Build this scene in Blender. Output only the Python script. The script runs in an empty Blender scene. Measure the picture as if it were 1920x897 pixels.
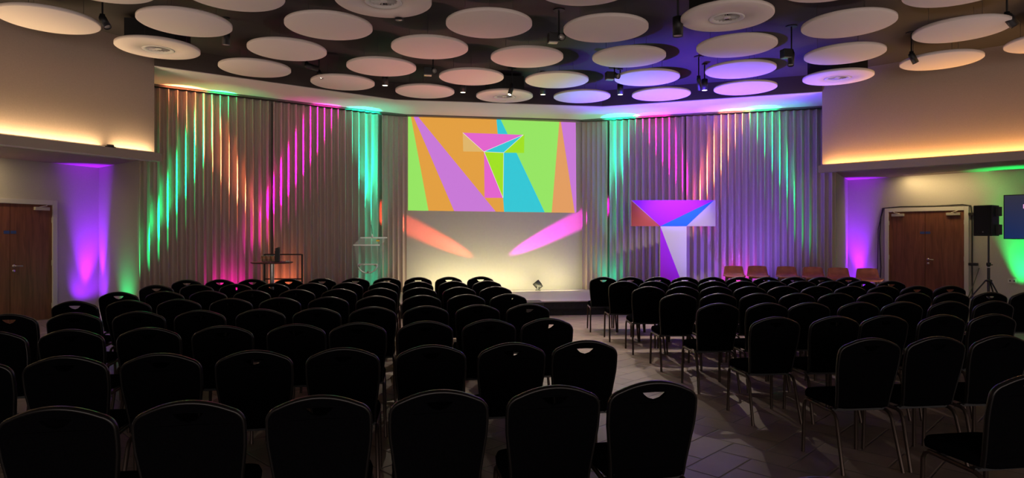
import bpy, bmesh, math, random
from mathutils import Vector, Matrix
random.seed(7)
S = bpy.context.scene
COL = S.collection
PI = math.pi

# ------------------------------------------------------------------ camera
CAM = Vector((0.0, 0.0, 1.58)); YAW = math.radians(9.5); F = 1200.0; HY = 440.0
cd = bpy.data.cameras.new('camera'); cam = bpy.data.objects.new('camera', cd); COL.objects.link(cam)
cam.location = CAM; cam.rotation_euler = (PI/2, 0, -YAW)
cd.sensor_width = 36.0; cd.lens = 36.0*F/1920.0
cd.shift_y = (HY-448.5)/1920.0
cd.clip_start = 0.05; cd.clip_end = 100
S.camera = cam

# ------------------------------------------------------------------ world, exposure
S.view_settings.view_transform = 'Standard'; S.view_settings.look = 'None'
S.view_settings.gamma = 1.0; S.view_settings.exposure = 0.0
S.view_settings.use_curve_mapping = False
w = bpy.data.worlds.new('world'); S.world = w; w.use_nodes = True
w.node_tree.nodes['Background'].inputs[0].default_value = (1.0, 0.85, 0.74, 1)
w.node_tree.nodes['Background'].inputs[1].default_value = 0.10
S.cycles.max_bounces = 6; S.cycles.diffuse_bounces = 4; S.cycles.sample_clamp_indirect = 4.0
S.cycles.use_light_tree = True
S.cycles.caustics_reflective = False; S.cycles.caustics_refractive = False

def ray(x):
    t = (x-960.0)/F; s, c = math.sin(YAW), math.cos(YAW)
    return Vector((t*c+s, c-t*s))
def at_z(x, y, z):                       # where the sight line through a pixel meets the height z
    d = F*(CAM.z-z)/(y-HY); r = ray(x)*d
    return Vector((r.x, r.y, z))
def at_line(x, A, B):                    # where it meets the vertical plane over the line A-B
    r = ray(x); A = Vector(A); B = Vector(B); e = B-A
    det = r.x*(-e.y)-r.y*(-e.x)
    lam = (A.x*(-e.y)-A.y*(-e.x))/det
    return r*lam, lam
def on_line(x, y, A, B):
    p, d = at_line(x, A, B)
    return Vector((p.x, p.y, CAM.z-(y-HY)*d/F))

def srgb(r, g, b):
    f = lambda v: (v/12.92 if v <= 0.04045 else ((v+0.055)/1.055)**2.4)
    return (f(r/255), f(g/255), f(b/255))

# lights ------------------------------------------------------------------
def light(kind, name, loc, energy, color, aim=None, size=None, size_y=None, angle=None, blend=0.3, radius=0.04, spread=None):
    l = bpy.data.lights.new(name, kind); l.energy = energy; l.color = color
    o = bpy.data.objects.new(name, l); COL.objects.link(o); o.location = loc
    if aim is not None:
        o.rotation_euler = (Vector(aim)-Vector(loc)).to_track_quat('-Z', 'Y').to_euler()
    if kind == 'AREA':
        l.shape = 'RECTANGLE'; l.size = size; l.size_y = size_y or size
        if spread: l.spread = spread
    if kind == 'SPOT':
        l.spot_size = math.radians(angle); l.spot_blend = blend; l.shadow_soft_size = radius
    if kind == 'POINT':
        l.shadow_soft_size = radius
    return o

# room lines (plan), metres
ZC = 4.64; ZS = 4.30                                     # dark ceiling, white soffit
FASC = [(-4.0, 11.17), (-0.2, 13.16), (4.14, 13.13), (7.86, 11.08)]
CURT = [(-4.72, 12.42), (-0.55, 14.52), (0.02, 14.76), (4.15, 14.76), (4.72, 14.42), (8.98, 12.20)]
WB = 14.86                                               # back wall
ZR = 2.92                                                # recess ceiling
LC = Vector((-6.07, 14.06)); LD = Vector((-0.5, -0.866)) # left lower wall corner, direction
RC = Vector((10.76, 14.18)); RD = Vector((0.5, -0.866))
LB = Vector((-4.0, 11.17)); LBD = Vector((-0.593, -0.805))   # left bulkhead corner, direction
RB = Vector((7.86, 11.08)); RBD = Vector((0.609, -0.793))

GREEN = (0.0, 1.0, 0.27); TEAL = (0.0, 1.0, 0.55); PINK = (1.0, 0.0, 0.50); ORANGE = (1.0, 0.235, 0.10)
MAG = (1.0, 0.0, 0.85); VIOLET = (0.235, 0.006, 1.0); RED = (1.0, 0.075, 0.035); BLUE = (0.12, 0.05, 1.0)

# added soft fill from the open rear of the hall, no lamp there
light('AREA', 'rear_fill', (1.8, -6.5, 1.7), 450, (1.0, 0.82, 0.76), aim=(1.8, 4, 3.3), size=15, size_y=3.2)

def par(xb, A, B, off, aim, color, P, ang, blend=0.5, z=0.22, radius=0.05):
    """floor par can: stands off the wall line A-B (seen at column xb) and shines up at the aim point"""
    p, d = at_line(xb, A, B); e = (Vector(B)-Vector(A)).normalized()
    n = Vector((e.y, -e.x)); n = n if n.dot(Vector((2, 0))-p) > 0 else -n
    p = p+n*off
    light('SPOT', 'par_spill', (p.x, p.y, z), P*0.024, color, aim=aim, angle=ang*3.0, blend=1.0, radius=radius)
    return light('SPOT', 'colour_beam', (p.x, p.y, z), P, color, aim=aim, angle=ang, blend=blend, radius=radius)
def soff(x, y, z=ZS):
    return at_z(x, y, z)
CL = (CURT[0], CURT[1]); CRR = (CURT[4], CURT[5])
def par2(x, off_b, z, A, B, aim, color, P, ang, **k): return par(x, A, B, off_b, aim, color, P, ang, z=z, **k)
par(222, *CL, 0.30, soff(410, 177), GREEN, 15000, 10)
par(556, *CL, 0.50, soff(345, 168), ORANGE, 13000, 10.5)
par(398, *CL, 0.50, soff(607, 201), PINK, 14000, 10)
par(702, *CL, 0.40, soff(678, 207), TEAL, 11000, 13, z=0.42)
par(1140, CURT[4], CURT[3], 0.40, soff(1163, 219), TEAL, 11000, 13, z=0.42)
par(1385, *CRR, 0.55, soff(1224, 217), PINK, 14000, 10)
par(1246, *CRR, 0.42, soff(1378, 209), ORANGE, 18000, 10, z=0.42)
par(1553, *CRR, 0.34, soff(1428, 204), GREEN, 15000, 10)
# stray glow of the cans on the cloth right beside them
def base_glow(x, A, B, off, z, color, P):
    p, d = at_line(x, A, B); e = (Vector(B)-Vector(A)).normalized(); n = Vector((e.y, -e.x))
    n = n if n.dot(Vector((2, 0))-p) > 0 else -n
    q = p+n*off; light('SPOT', 'par_glow', (q.x, q.y, z), P, color, aim=(p.x, p.y, z+0.35), angle=95, blend=1.0, radius=0.05)
base_glow(428, *CL, 0.42, 0.25, PINK, 34); base_glow(530, *CL, 0.42, 0.3, ORANGE, 26); base_glow(694, *CL, 0.42, 0.42, TEAL, 14)
base_glow(236, LC, CURT[0], 0.45, 0.25, GREEN, 26); base_glow(1145, CURT[4], CURT[3], 0.4, 0.42, TEAL, 16); base_glow(1385, *CRR, 0.42, 0.25, PINK, 30)
# two stage pars raking the white wall
pw = on_line(1003, 535, (0, WB-0.30), (4, WB-0.30))
light('SPOT', 'colour_beam', (pw.x-0.03, WB-0.32, pw.z), 6000, RED, aim=on_line(800, 440, (0, WB), (4, WB)), angle=9, blend=0.6)
pm = on_line(846, 535, (0, WB-0.30), (4, WB-0.30))
light('SPOT', 'colour_beam', (pm.x, WB-0.32, pm.z), 6000, MAG, aim=on_line(1040, 436, (0, WB), (4, WB)), angle=9, blend=0.6)
# warm floor glow on the white wall
light('AREA', 'floor_batten', (2.1, 14.25, 0.34), 30, (1.0, 0.88, 0.46), aim=(2.1, WB, 0.75), size=3.6, size_y=0.05)
# broad violet-blue uplight on the right
light('SPOT', 'colour_beam', (5.35, 11.7, 0.35), 3400, BLUE, aim=(5.5, 11.6, 4.6), angle=80, blend=1.0, radius=0.06)
light('SPOT', 'colour_beam', (6.9, 11.5, 0.35), 260, (0.20, 0.09, 1.0), aim=(6.8, 13.6, 2.9), angle=130, blend=1.0, radius=0.06)
light('SPOT', 'colour_beam', (1.6, 11.6, 0.35), 200, (1.0, 0.30, 0.24), aim=(0.9, 10.6, 4.6), angle=70, blend=1.0, radius=0.06)  # added rose spot, stands in for coloured spill on the ceiling
light('SPOT', 'colour_beam', (3.2, 11.6, 0.35), 150, (0.15, 1.0, 0.35), aim=(3.0, 11.0, 4.6), angle=55, blend=1.0, radius=0.06)  # added green spot, tints the ceiling like stray spill
# violet in the two recess corners
for cx_, cy_ in (tuple(LC), tuple(RC)):
    light('SPOT', 'colour_beam', (cx_, cy_-0.36, 0.10), 1700, VIOLET, aim=(cx_, cy_-0.16, 2.9), angle=34, blend=1.0)
    light('SPOT', 'colour_beam', (cx_, cy_-0.75, 0.12), 110, VIOLET, aim=(cx_, cy_, 1.0), angle=75, blend=1.0)
g = RC+RD*3.45
light('SPOT', 'colour_beam', (g.x-0.20, g.y-0.08, 0.1), 1000, (0.0, 1.0, 0.16), aim=(g.x-0.10, g.y-0.04, 2.9), angle=42, blend=1.0)
# added low fill spots without fixtures, brightening the ceiling discs from below
WARM = (1.0, 0.77, 0.73)
for ux, uy, pw_ in ((-4.7, 9.0, 200), (-4.9, 5.0, 200), (0.0, 11.3, 110), (3.9, 11.3, 70), (8.0, 8.6, 200), (8.6, 4.6, 200), (-2.2, 0.6, 260), (2.1, 0.4, 260), (5.2, 1.2, 260)):
    light('SPOT', 'disc_fill', (ux, uy, 0.3), pw_*0.48, WARM, aim=(ux*0.75+0.5, uy, 4.2), angle=135, blend=1.0, radius=0.15)
# cove strips on the ledges
def cove(P, D, n_in, color, energy, L=8.0):
    c = P+D*(L/2+0.05)+n_in*0.075
    a = (c.x-n_in.x*0.02, c.y-n_in.y*0.02, 3.6)
    o = light('AREA', 'cove_strip', (c.x, c.y, 2.875), energy, color, size=L, size_y=0.03)
    o.rotation_euler = (Matrix.Rotation(math.atan2(D.y, D.x), 4, 'Z') @ Matrix.Rotation(PI, 4, 'X')).to_euler()
    return o
LN = Vector((-LBD.y, LBD.x)); LN = LN if LN.x > 0 else -LN
RN = Vector((-RBD.y, RBD.x)); RN = RN if RN.x < 0 else -RN
cove(LB, LBD, LN, (1.0, 0.70, 0.36), 70)
cove(RB, RBD, RN, (1.0, 0.50, 0.15), 75)
# wall washers under the recess ceilings
light('AREA', 'recess_strip', (LC.x+LD.x*3.2+0.45, LC.y+LD.y*3.2, 2.9), 26, (1.0, 0.78, 0.42), aim=(LC.x+LD.x*3.0, LC.y+LD.y*3.0, 1.2), size=1.6, size_y=0.1)
light('AREA', 'recess_strip', (RC.x+RD.x*2.2-0.5, RC.y+RD.y*2.2-0.1, 2.9), 15, (1.0, 0.74, 0.34), aim=(RC.x+RD.x*2.2, RC.y+RD.y*2.2, 1.0), size=1.6, size_y=0.1)

# ------------------------------------------------------------------ materials
def mat(name, color, rough=0.6, metal=0.0, spec=0.5, emit=None, estr=1.0, noise=0.0, nscale=8.0, bump=0.0):
    m = bpy.data.materials.new(name); m.use_nodes = True
    nt = m.node_tree; b = nt.nodes['Principled BSDF']
    b.inputs['Base Color'].default_value = (*color, 1); b.inputs['Roughness'].default_value = rough
    b.inputs['Metallic'].default_value = metal; b.inputs['Specular IOR Level'].default_value = spec
    if emit:
        b.inputs['Emission Color'].default_value = (*emit, 1); b.inputs['Emission Strength'].default_value = estr
    if noise > 0 or bump > 0:
        tc = nt.nodes.new('ShaderNodeTexCoord'); n = nt.nodes.new('ShaderNodeTexNoise')
        n.inputs['Scale'].default_value = nscale; n.inputs['Detail'].default_value = 4
        nt.links.new(tc.outputs['Object'], n.inputs['Vector'])
        if noise > 0:
            r = nt.nodes.new('ShaderNodeValToRGB')
            r.color_ramp.elements[0].position = 0.3; r.color_ramp.elements[1].position = 0.7
            r.color_ramp.elements[0].color = (*[v*(1-noise) for v in color], 1)
            r.color_ramp.elements[1].color = (*[min(1, v*(1+noise)) for v in color], 1)
            nt.links.new(n.outputs['Fac'], r.inputs[0]); nt.links.new(r.outputs[0], b.inputs['Base Color'])
        if bump > 0:
            bp = nt.nodes.new('ShaderNodeBump'); bp.inputs['Strength'].default_value = bump; bp.inputs['Distance'].default_value = 0.01
            nt.links.new(n.outputs['Fac'], bp.inputs['Height']); nt.links.new(bp.outputs[0], b.inputs['Normal'])
    return m

M = {}
M['wall'] = mat('wall_paper', (0.42, 0.325, 0.265), 0.9, noise=0.04, nscale=60, bump=0.05)
M['lower_wall'] = mat('lower_wall_paint', (0.45, 0.41, 0.36), 0.9, noise=0.03, nscale=50)
M['white_wall'] = mat('white_paint', (0.56, 0.535, 0.50), 0.85, noise=0.02, nscale=20)
M['soffit'] = mat('soffit_white', (0.78, 0.74, 0.70), 0.85)
M['fascia'] = mat('fascia_grey_brown', (0.065, 0.05, 0.046), 0.8, noise=0.05, nscale=30)
M['ceiling'] = mat('ceiling_black', (0.032, 0.027, 0.026), 0.7, noise=0.12, nscale=1.5)
M['ledge'] = mat('ledge_paint', (0.30, 0.25, 0.21), 0.8)
M['slot'] = mat('vent_black', (0.02, 0.02, 0.02), 0.6)
M['curtain'] = mat('curtain_fabric', (0.48, 0.385, 0.345), 0.85, noise=0.06, nscale=90)
M['track'] = mat('curtain_track_grey', (0.12, 0.11, 0.10), 0.5)
M['disc'] = mat('acoustic_felt', (0.85, 0.75, 0.69), 0.95, noise=0.03, nscale=120, bump=0.08)
M['vent_white'] = mat('vent_white', (0.75, 0.72, 0.68), 0.5)
M['black'] = mat('black_metal', (0.012, 0.012, 0.013), 0.5)
M['wire'] = mat('steel_wire', (0.10, 0.10, 0.10), 0.4, metal=0.8)
M['lens'] = mat('lamp_lens', (0.9, 0.85, 0.7), 0.3, emit=(1.0, 0.88, 0.62), estr=5.0)
M['lens_off'] = mat('lamp_lens_unlit', (0.5, 0.47, 0.42), 0.25, metal=0.4)
M['fabric'] = mat('black_fabric', (0.0028, 0.0028, 0.0034), 1.0, spec=0.0, noise=0.2, nscale=150)
M['rim'] = mat('black_gloss_rim', (0.006, 0.0052, 0.0048), 0.34, spec=0.45)
M['leg'] = mat('bronze_tube', (0.055, 0.038, 0.03), 0.42, metal=0.7)
M['frame_white'] = mat('door_frame_paint', (0.56, 0.52, 0.48), 0.6)
M['chrome'] = mat('brushed_steel', (0.55, 0.53, 0.50), 0.3, metal=0.9)
M['closer'] = mat('closer_silver', (0.50, 0.45, 0.38), 0.45, metal=0.3)
M['sign_blue'] = mat('sign_blue', (0.03, 0.06, 0.22), 0.5)
M['stage_top'] = mat('stage_laminate', (0.68, 0.61, 0.60), 0.35)
M['skirt'] = mat('stage_skirt', (0.030, 0.034, 0.032), 0.9, noise=0.2, nscale=20)
M['shell'] = mat('stool_wood', (0.42, 0.13, 0.075), 0.45, noise=0.2, nscale=12)
M['stool_leg'] = mat('stool_leg_wood', (0.17, 0.10, 0.07), 0.5)
M['tv'] = mat('screen_bezel', (0.01, 0.01, 0.012), 0.3)
M['white_plastic'] = mat('white_plastic', (0.6, 0.58, 0.55), 0.5)
M['amber'] = mat('amber_glass', (0.62, 0.20, 0.05), 0.15, spec=0.8)
M['table_top'] = mat('table_dark_wood', (0.10, 0.05, 0.04), 0.35)
M['cushion'] = mat('stage_box_grey', (0.05, 0.052, 0.05), 0.8)

def wood():
    m = bpy.data.materials.new('walnut_veneer'); m.use_nodes = True; nt = m.node_tree
    b = nt.nodes['Principled BSDF']; b.inputs['Roughness'].default_value = 0.45
    tc = nt.nodes.new('ShaderNodeTexCoord'); mp = nt.nodes.new('ShaderNodeMapping')
    mp.inputs['Scale'].default_value = (9, 9, 0.7); n = nt.nodes.new('ShaderNodeTexNoise')
    n.inputs['Scale'].default_value = 2.2; n.inputs['Detail'].default_value = 6; n.inputs['Distortion'].default_value = 0.8
    r = nt.nodes.new('ShaderNodeValToRGB')
    r.color_ramp.elements[0].position = 0.3; r.color_ramp.elements[0].color = (0.115, 0.036, 0.020, 1)
    r.color_ramp.elements[1].position = 0.72; r.color_ramp.elements[1].color = (0.225, 0.078, 0.042, 1)
    nt.links.new(tc.outputs['Object'], mp.inputs[0]); nt.links.new(mp.outputs[0], n.inputs['Vector'])
    nt.links.new(n.outputs['Fac'], r.inputs[0]); nt.links.new(r.outputs[0], b.inputs['Base Color'])
    return m
M['wood'] = wood()

def stone():
    """herringbone stone paving"""
    m = bpy.data.materials.new('stone_paving'); m.use_nodes = True; nt = m.node_tree; L = nt.links
    b = nt.nodes['Principled BSDF']; b.inputs['Roughness'].default_value = 0.5
    tc = nt.nodes.new('ShaderNodeTexCoord'); mp = nt.nodes.new('ShaderNodeMapping')
    mp.inputs['Rotation'].default_value = (0, 0, math.radians(-36)); mp.inputs['Scale'].default_value = (4.1, 4.1, 1)
    L.new(tc.outputs['Object'], mp.inputs[0])
    sp = nt.nodes.new('ShaderNodeSeparateXYZ'); L.new(mp.outputs[0], sp.inputs[0])
    def mth(op, a, bb=None, c=None):
        n = nt.nodes.new('ShaderNodeMath'); n.operation = op
        for i, v in enumerate((a, bb, c)):
            if v is None: continue
            if isinstance(v, (int, float)): n.inputs[i].default_value = v
            else: L.new(v, n.inputs[i])
        return n.outputs[0]
    x, y = sp.outputs[0], sp.outputs[1]
    ix, iy = mth('FLOOR', x), mth('FLOOR', y); fx, fy = mth('SUBTRACT', x, ix), mth('SUBTRACT', y, iy)
    k = mth('FLOORED_MODULO', mth('SUBTRACT', ix, iy), 4.0)
    isv = mth('GREATER_THAN', k, 1.5)
    u = mth('ADD', fx, k); al = mth('ADD', fy, mth('SUBTRACT', 3.0, k))
    e = lambda v, n: mth('MINIMUM', v, mth('SUBTRACT', n, v))
    dh = mth('MINIMUM', e(u, 2.0), e(fy, 1.0)); dv = mth('MINIMUM', e(fx, 1.0), e(al, 2.0))
    d = mth('ADD', mth('MULTIPLY', dv, isv), mth('MULTIPLY', dh, mth('SUBTRACT', 1.0, isv)))
    idh = mth('ADD', mth('SUBTRACT', ix, k), mth('MULTIPLY', iy, 7.31))
    idv = mth('ADD', mth('MULTIPLY', ix, 3.17), mth('ADD', iy, mth('SUBTRACT', k, 3.0)))
    tid = mth('ADD', mth('MULTIPLY', idv, isv), mth('MULTIPLY', idh, mth('SUBTRACT', 1.0, isv)))
    wn = nt.nodes.new('ShaderNodeTexWhiteNoise'); wn.noise_dimensions = '1D'; L.new(tid, wn.inputs['W'])
    n = nt.nodes.new('ShaderNodeTexNoise'); n.inputs['Scale'].default_value = 3.0; n.inputs['Detail'].default_value = 6
    L.new(tc.outputs['Object'], n.inputs['Vector'])
    fac = mth('ADD', mth('MULTIPLY', n.outputs['Fac'], 0.7), mth('MULTIPLY', wn.outputs['Value'], 0.35))
    r = nt.nodes.new('ShaderNodeValToRGB')
    r.color_ramp.elements[0].position = 0.25; r.color_ramp.elements[0].color = (0.135, 0.10, 0.082, 1)
    r.color_ramp.elements[1].position = 0.85; r.color_ramp.elements[1].color = (0.235, 0.178, 0.145, 1)
    L.new(fac, r.inputs[0])
    joint = mth('SMOOTH_MIN', mth('MULTIPLY', d, 28.0), 1.0, 0.2)
    mx = nt.nodes.new('ShaderNodeMix'); mx.data_type = 'RGBA'
    L.new(joint, mx.inputs['Factor']); mx.inputs['A'].default_value = (0.085, 0.068, 0.06, 1); L.new(r.outputs[0], mx.inputs['B'])
    L.new(mx.outputs['Result'], b.inputs['Base Color'])
    bp = nt.nodes.new('ShaderNodeBump'); bp.inputs['Strength'].default_value = 0.5; bp.inputs['Distance'].default_value = 0.01
    L.new(mth('ADD', joint, mth('MULTIPLY', n.outputs['Fac'], 0.5)), bp.inputs['Height']); L.new(bp.outputs[0], b.inputs['Normal'])
    return m
M['floor'] = stone()

def glass(name, color=(0.9, 0.95, 0.93), rough=0.03, t=0.90):
    m = bpy.data.materials.new(name); m.use_nodes = True; nt = m.node_tree
    out = nt.nodes['Material Output']; b = nt.nodes['Principled BSDF']
    b.inputs['Base Color'].default_value = (*color, 1); b.inputs['Roughness'].default_value = rough
    tr = nt.nodes.new('ShaderNodeBsdfTransparent'); tr.inputs[0].default_value = (*color, 1)
    mx = nt.nodes.new('ShaderNodeMixShader'); mx.inputs[0].default_value = t
    nt.links.new(b.outputs[0], mx.inputs[1]); nt.links.new(tr.outputs[0], mx.inputs[2]); nt.links.new(mx.outputs[0], out.inputs[0])
    return m
M['acrylic'] = glass('clear_acrylic', t=0.90)
M['acrylic_edge'] = glass('acrylic_edge', (0.95, 0.97, 0.93), 0.25, t=0.12)  # bright edge light put into a pale, nearly opaque colour

def flat_emit(name, rgb, s=1.0):
    c = srgb(*rgb)
    return mat(name, (0.02, 0.02, 0.02), 0.6, spec=0.0, emit=c, estr=s)

# ------------------------------------------------------------------ mesh helpers
class MB:
    def __init__(self): self.v = []; self.f = []; self.mi = []; self.sm = []
    def poly(self, pts, faces, mi=0, smooth=False):
        o = len(self.v); self.v += [tuple(p) for p in pts]
        for f in faces: self.f.append([o+i for i in f]); self.mi.append(mi); self.sm.append(smooth)
    def box(self, c, s, rz=0.0, mi=0, mtx=None):
        hx, hy, hz = s[0]/2, s[1]/2, s[2]/2; R = mtx or Matrix.Rotation(rz, 3, 'Z')
        pts = [Vector(c)+R @ Vector((a*hx, b*hy, d*hz)) for d in (-1, 1) for a, b in ((-1, -1), (1, -1), (1, 1), (-1, 1))]
        self.poly(pts, [(3, 2, 1, 0), (4, 5, 6, 7), (0, 1, 5, 4), (1, 2, 6, 5), (2, 3, 7, 6), (3, 0, 4, 7)], mi)
    def prism(self, plan, z0, z1, mi=0):
        n = len(plan)
        area = sum(plan[i][0]*plan[(i+1) % n][1]-plan[(i+1) % n][0]*plan[i][1] for i in range(n))
        if area < 0: plan = plan[::-1]
        pts = [(p[0], p[1], z0) for p in plan]+[(p[0], p[1], z1) for p in plan]
        self.poly(pts, [tuple(range(n-1, -1, -1)), tuple(range(n, 2*n))]+[(i, (i+1) % n, n+(i+1) % n, n+i) for i in range(n)], mi)
    def tube(self, path, r, n=8, mi=0, cap=True, rs=None):
        P = [Vector(p) for p in path]; rings = []; up = None
        for i, p in enumerate(P):
            t = (P[min(i+1, len(P)-1)]-P[max(i-1, 0)]).normalized()
            if up is None:
                up = Vector((0, 0, 1)) if abs(t.z) < 0.9 else Vector((1, 0, 0))
            a = (up-t*up.dot(t)).normalized(); up = a; b = t.cross(a); rr = rs[i] if rs else r
            rings.append([p+(a*math.cos(2*PI*k/n)+b*math.sin(2*PI*k/n))*rr for k in range(n)])
        pts = [q for rg in rings for q in rg]; fs = []
        for i in range(len(P)-1):
            for k in range(n):
                fs.append((i*n+k, i*n+(k+1) % n, (i+1)*n+(k+1) % n, (i+1)*n+k))
        self.poly(pts, fs, mi, True)
        if cap:
            self.poly(rings[0], [tuple(range(n-1, -1, -1))], mi); self.poly(rings[-1], [tuple(range(n))], mi)
    def lathe(self, prof, n=24, c=(0, 0, 0), mi=0, mtx=None, smooth=True):
        pts = []; c = Vector(c)
        for r, z in prof:
            for k in range(n):
                p = Vector((r*math.cos(2*PI*k/n), r*math.sin(2*PI*k/n), z))
                pts.append(c+(mtx @ p if mtx else p))
        fs = []
        for i in range(len(prof)-1):
            for k in range(n):
                fs.append((i*n+k, i*n+(k+1) % n, (i+1)*n+(k+1) % n, (i+1)*n+k))
        self.poly(pts, fs, mi, smooth)
        m = len(prof)-1
        if prof[0][0] > 1e-6: self.poly(pts[:n], [tuple(range(n-1, -1, -1))], mi)
        if prof[m][0] > 1e-6: self.poly(pts[m*n:], [tuple(range(n))], mi)
    def build(self, name, m, parent=None, loc=None, bevel=0.0, weld=False):
        me = bpy.data.meshes.new(name); me.from_pydata(self.v, [], self.f)
        for mm in (m if isinstance(m, (list, tuple)) else [m]): me.materials.append(mm)
        for p, i, s in zip(me.polygons, self.mi, self.sm): p.material_index = i; p.use_smooth = s
        bm = bmesh.new(); bm.from_mesh(me)
        if weld: bmesh.ops.remove_doubles(bm, verts=bm.verts, dist=1e-5)
        if bevel > 0:
            ed = [e for e in bm.edges if len(e.link_faces) == 2 and e.calc_face_angle(0) > 0.6]
            bmesh.ops.bevel(bm, geom=ed, offset=bevel, segments=2, affect='EDGES', profile=0.7)
        bmesh.ops.recalc_face_normals(bm, faces=bm.faces)
        bm.to_mesh(me); bm.free(); me.update()
        o = bpy.data.objects.new(name, me); COL.objects.link(o)
        if parent: o.parent = parent
        if loc: o.location = loc
        return o

def tag(o, label=None, cat=None, group=None, kind=None):
    if label: o['label'] = label
    if cat: o['category'] = cat
    if group: o['group'] = group
    if kind: o['kind'] = kind
    return o
def thing(name, label, cat, loc=(0, 0, 0), rz=0.0, group=None):
    o = bpy.data.objects.new(name, None); COL.objects.link(o); o.location = loc; o.rotation_euler = (0, 0, rz)
    o.empty_display_size = 0.1
    return tag(o, label, cat, group)
def structure(o): o['kind'] = 'structure'; return o
def copy_tree(o, parent=None):
    c = o.copy(); COL.objects.link(c)
    if parent: c.parent = parent
    for ch in [q for q in KIDS.get(o.name, [])]:
        copy_tree(ch, c)
    return c
KIDS = {}
def remember(o):
    KIDS[o.name] = [q for q in COL.objects if q.parent == o]
    for q in KIDS[o.name]: remember(q)
ORD = ['', 'first', 'second', 'third', 'fourth', 'fifth', 'sixth', 'seventh', 'eighth', 'ninth', 'tenth', 'eleventh', 'twelfth']

# ------------------------------------------------------------------ room
b = MB(); b.prism([(-13, -7), (17, -7), (17, 15.2), (-13, 15.2)], -0.1, 0.0); structure(b.build('floor', M['floor']))
b = MB(); b.prism([(-13, -7), (17, -7), (17, 15.2), (-13, 15.2)], ZC, ZC+0.12); structure(b.build('ceiling', M['ceiling']))
b = MB(); b.box((2.1, WB+0.06, ZS/2+0.01), (5.2, 0.12, ZS+0.02)); structure(b.build('wall_back', M['white_wall']))

def wall_line(name, A, B, z0, z1, m, th=0.12, out=None):
    A = Vector(A); B = Vector(B); e = (B-A).normalized(); n = Vector((e.y, -e.x))
    if n.dot(Vector((2, 4))-A) > 0: n = -n
    b = MB(); b.prism([tuple(A), tuple(B), tuple(B+n*th), tuple(A+n*th)], z0, z1)
    return structure(b.build(name, m))
off = Vector((0.0, 0.16))
wall_line('wall_back_left', Vector(CURT[0])+off, (-0.5, WB+0.0), 0, ZS, M['lower_wall'])
wall_line('wall_back_right', (4.7, WB), Vector(CURT[5])+off, 0, ZS, M['lower_wall'])
wall_line('wall_left_return', LC, Vector(CURT[0])+Vector((0.0, 0.05)), 0, ZR, M['lower_wall'])
wall_line('wall_right_return', Vector(CURT[5])+Vector((0.0, 0.05)), RC, 0, ZR, M['lower_wall'])
wall_line('wall_left', LC, LC+LD*12, 0, ZR, M['lower_wall'])
wall_line('wall_right', RC, RC+RD*12, 0, ZR, M['lower_wall'])
# upper bulkheads overhanging the recesses
b = MB(); b.prism([tuple(LB), (-4.72, 12.50), tuple(LC+Vector((-0.1, 0.1))), tuple(LC+LD*12+Vector((-0.1, 0))), tuple(LB+LBD*11)], ZR, ZC)
structure(b.build('wall_left_upper', M['wall']))
b = MB(); b.prism([tuple(RB), (8.98, 12.28), tuple(RC+Vector((0.1, 0.1))), tuple(RC+RD*12+Vector((0.1, 0))), tuple(RB+RBD*11)], ZR, ZC)
structure(b.build('wall_right_upper', M['wall']))
# ledges
def ledge(name, P, D, N, L=9.5):
    b = MB(); R = math.atan2(D.y, D.x)
    def strip(n0, n1, z0, z1, a=-0.02):
        q = [P+D*a+N*n0, P+D*L+N*n0, P+D*L+N*n1, P+D*a+N*n1]
        b.prism([tuple(v) for v in q], z0, z1)
    strip(-0.02, 0.16, 2.755, 2.86); strip(0.13, 0.16, 2.86, 2.885)
    return structure(b.build(name, M['ledge']))
ledge('trim_left_ledge', LB, LBD, LN); ledge('trim_right_ledge', RB, RBD, RN)
for k, s in enumerate((0.35, 0.62)):                     # linear slots in the left recess ceiling
    q = LB+LBD*1.4-LN*s
    b = MB(); c = q+LBD*4; b.box((c.x, c.y, ZR-0.004), (8, 0.07, 0.016), math.atan2(LBD.y, LBD.x)); structure(b.build('trim_left_slot', M['slot']))
for k, s in enumerate((0.35, 0.62)):
    q = RB+RBD*1.4-RN*s
    b = MB(); c = q+RBD*4; b.box((c.x, c.y, ZR-0.004), (8, 0.07, 0.016), math.atan2(RBD.y, RBD.x)); structure(b.build('trim_right_slot', M['slot']))
# soffit above the curtains and its grey fascia
plan = FASC+[(8.98+0.1, 12.2+0.25), (4.72, WB+0.1), (-0.55, WB+0.1), (-4.72-0.1, 12.42+0.25)]
b = MB(); b.prism(plan, ZS, ZC-0.005); structure(b.build('ceiling_soffit', M['soffit']))
b = MB()
for A, B in zip(FASC[:-1], FASC[1:]):
    A = Vector(A); B = Vector(B); e = (B-A).normalized(); n = Vector((e.y, -e.x))
    if n.y > 0: n = -n
    b.prism([tuple(A), tuple(B), tuple(B+n*0.025), tuple(A+n*0.025)], ZS+0.012, ZC-0.002)
structure(b.build('trim_fascia', M['fascia']))
# curtain track
b = MB()
for A, B in zip(CURT[:-1], CURT[1:]):
    A = Vector(A); B = Vector(B); e = (B-A).normalized(); n = Vector((e.y, -e.x))
    if n.y > 0: n = -n
    c = (A+B)/2+n*0.02; b.box((c.x, c.y, ZS-0.014), ((B-A).length+0.02, 0.15, 0.028), math.atan2(e.y, e.x))
structure(b.build('trim_curtain_track', M['track']))

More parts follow.
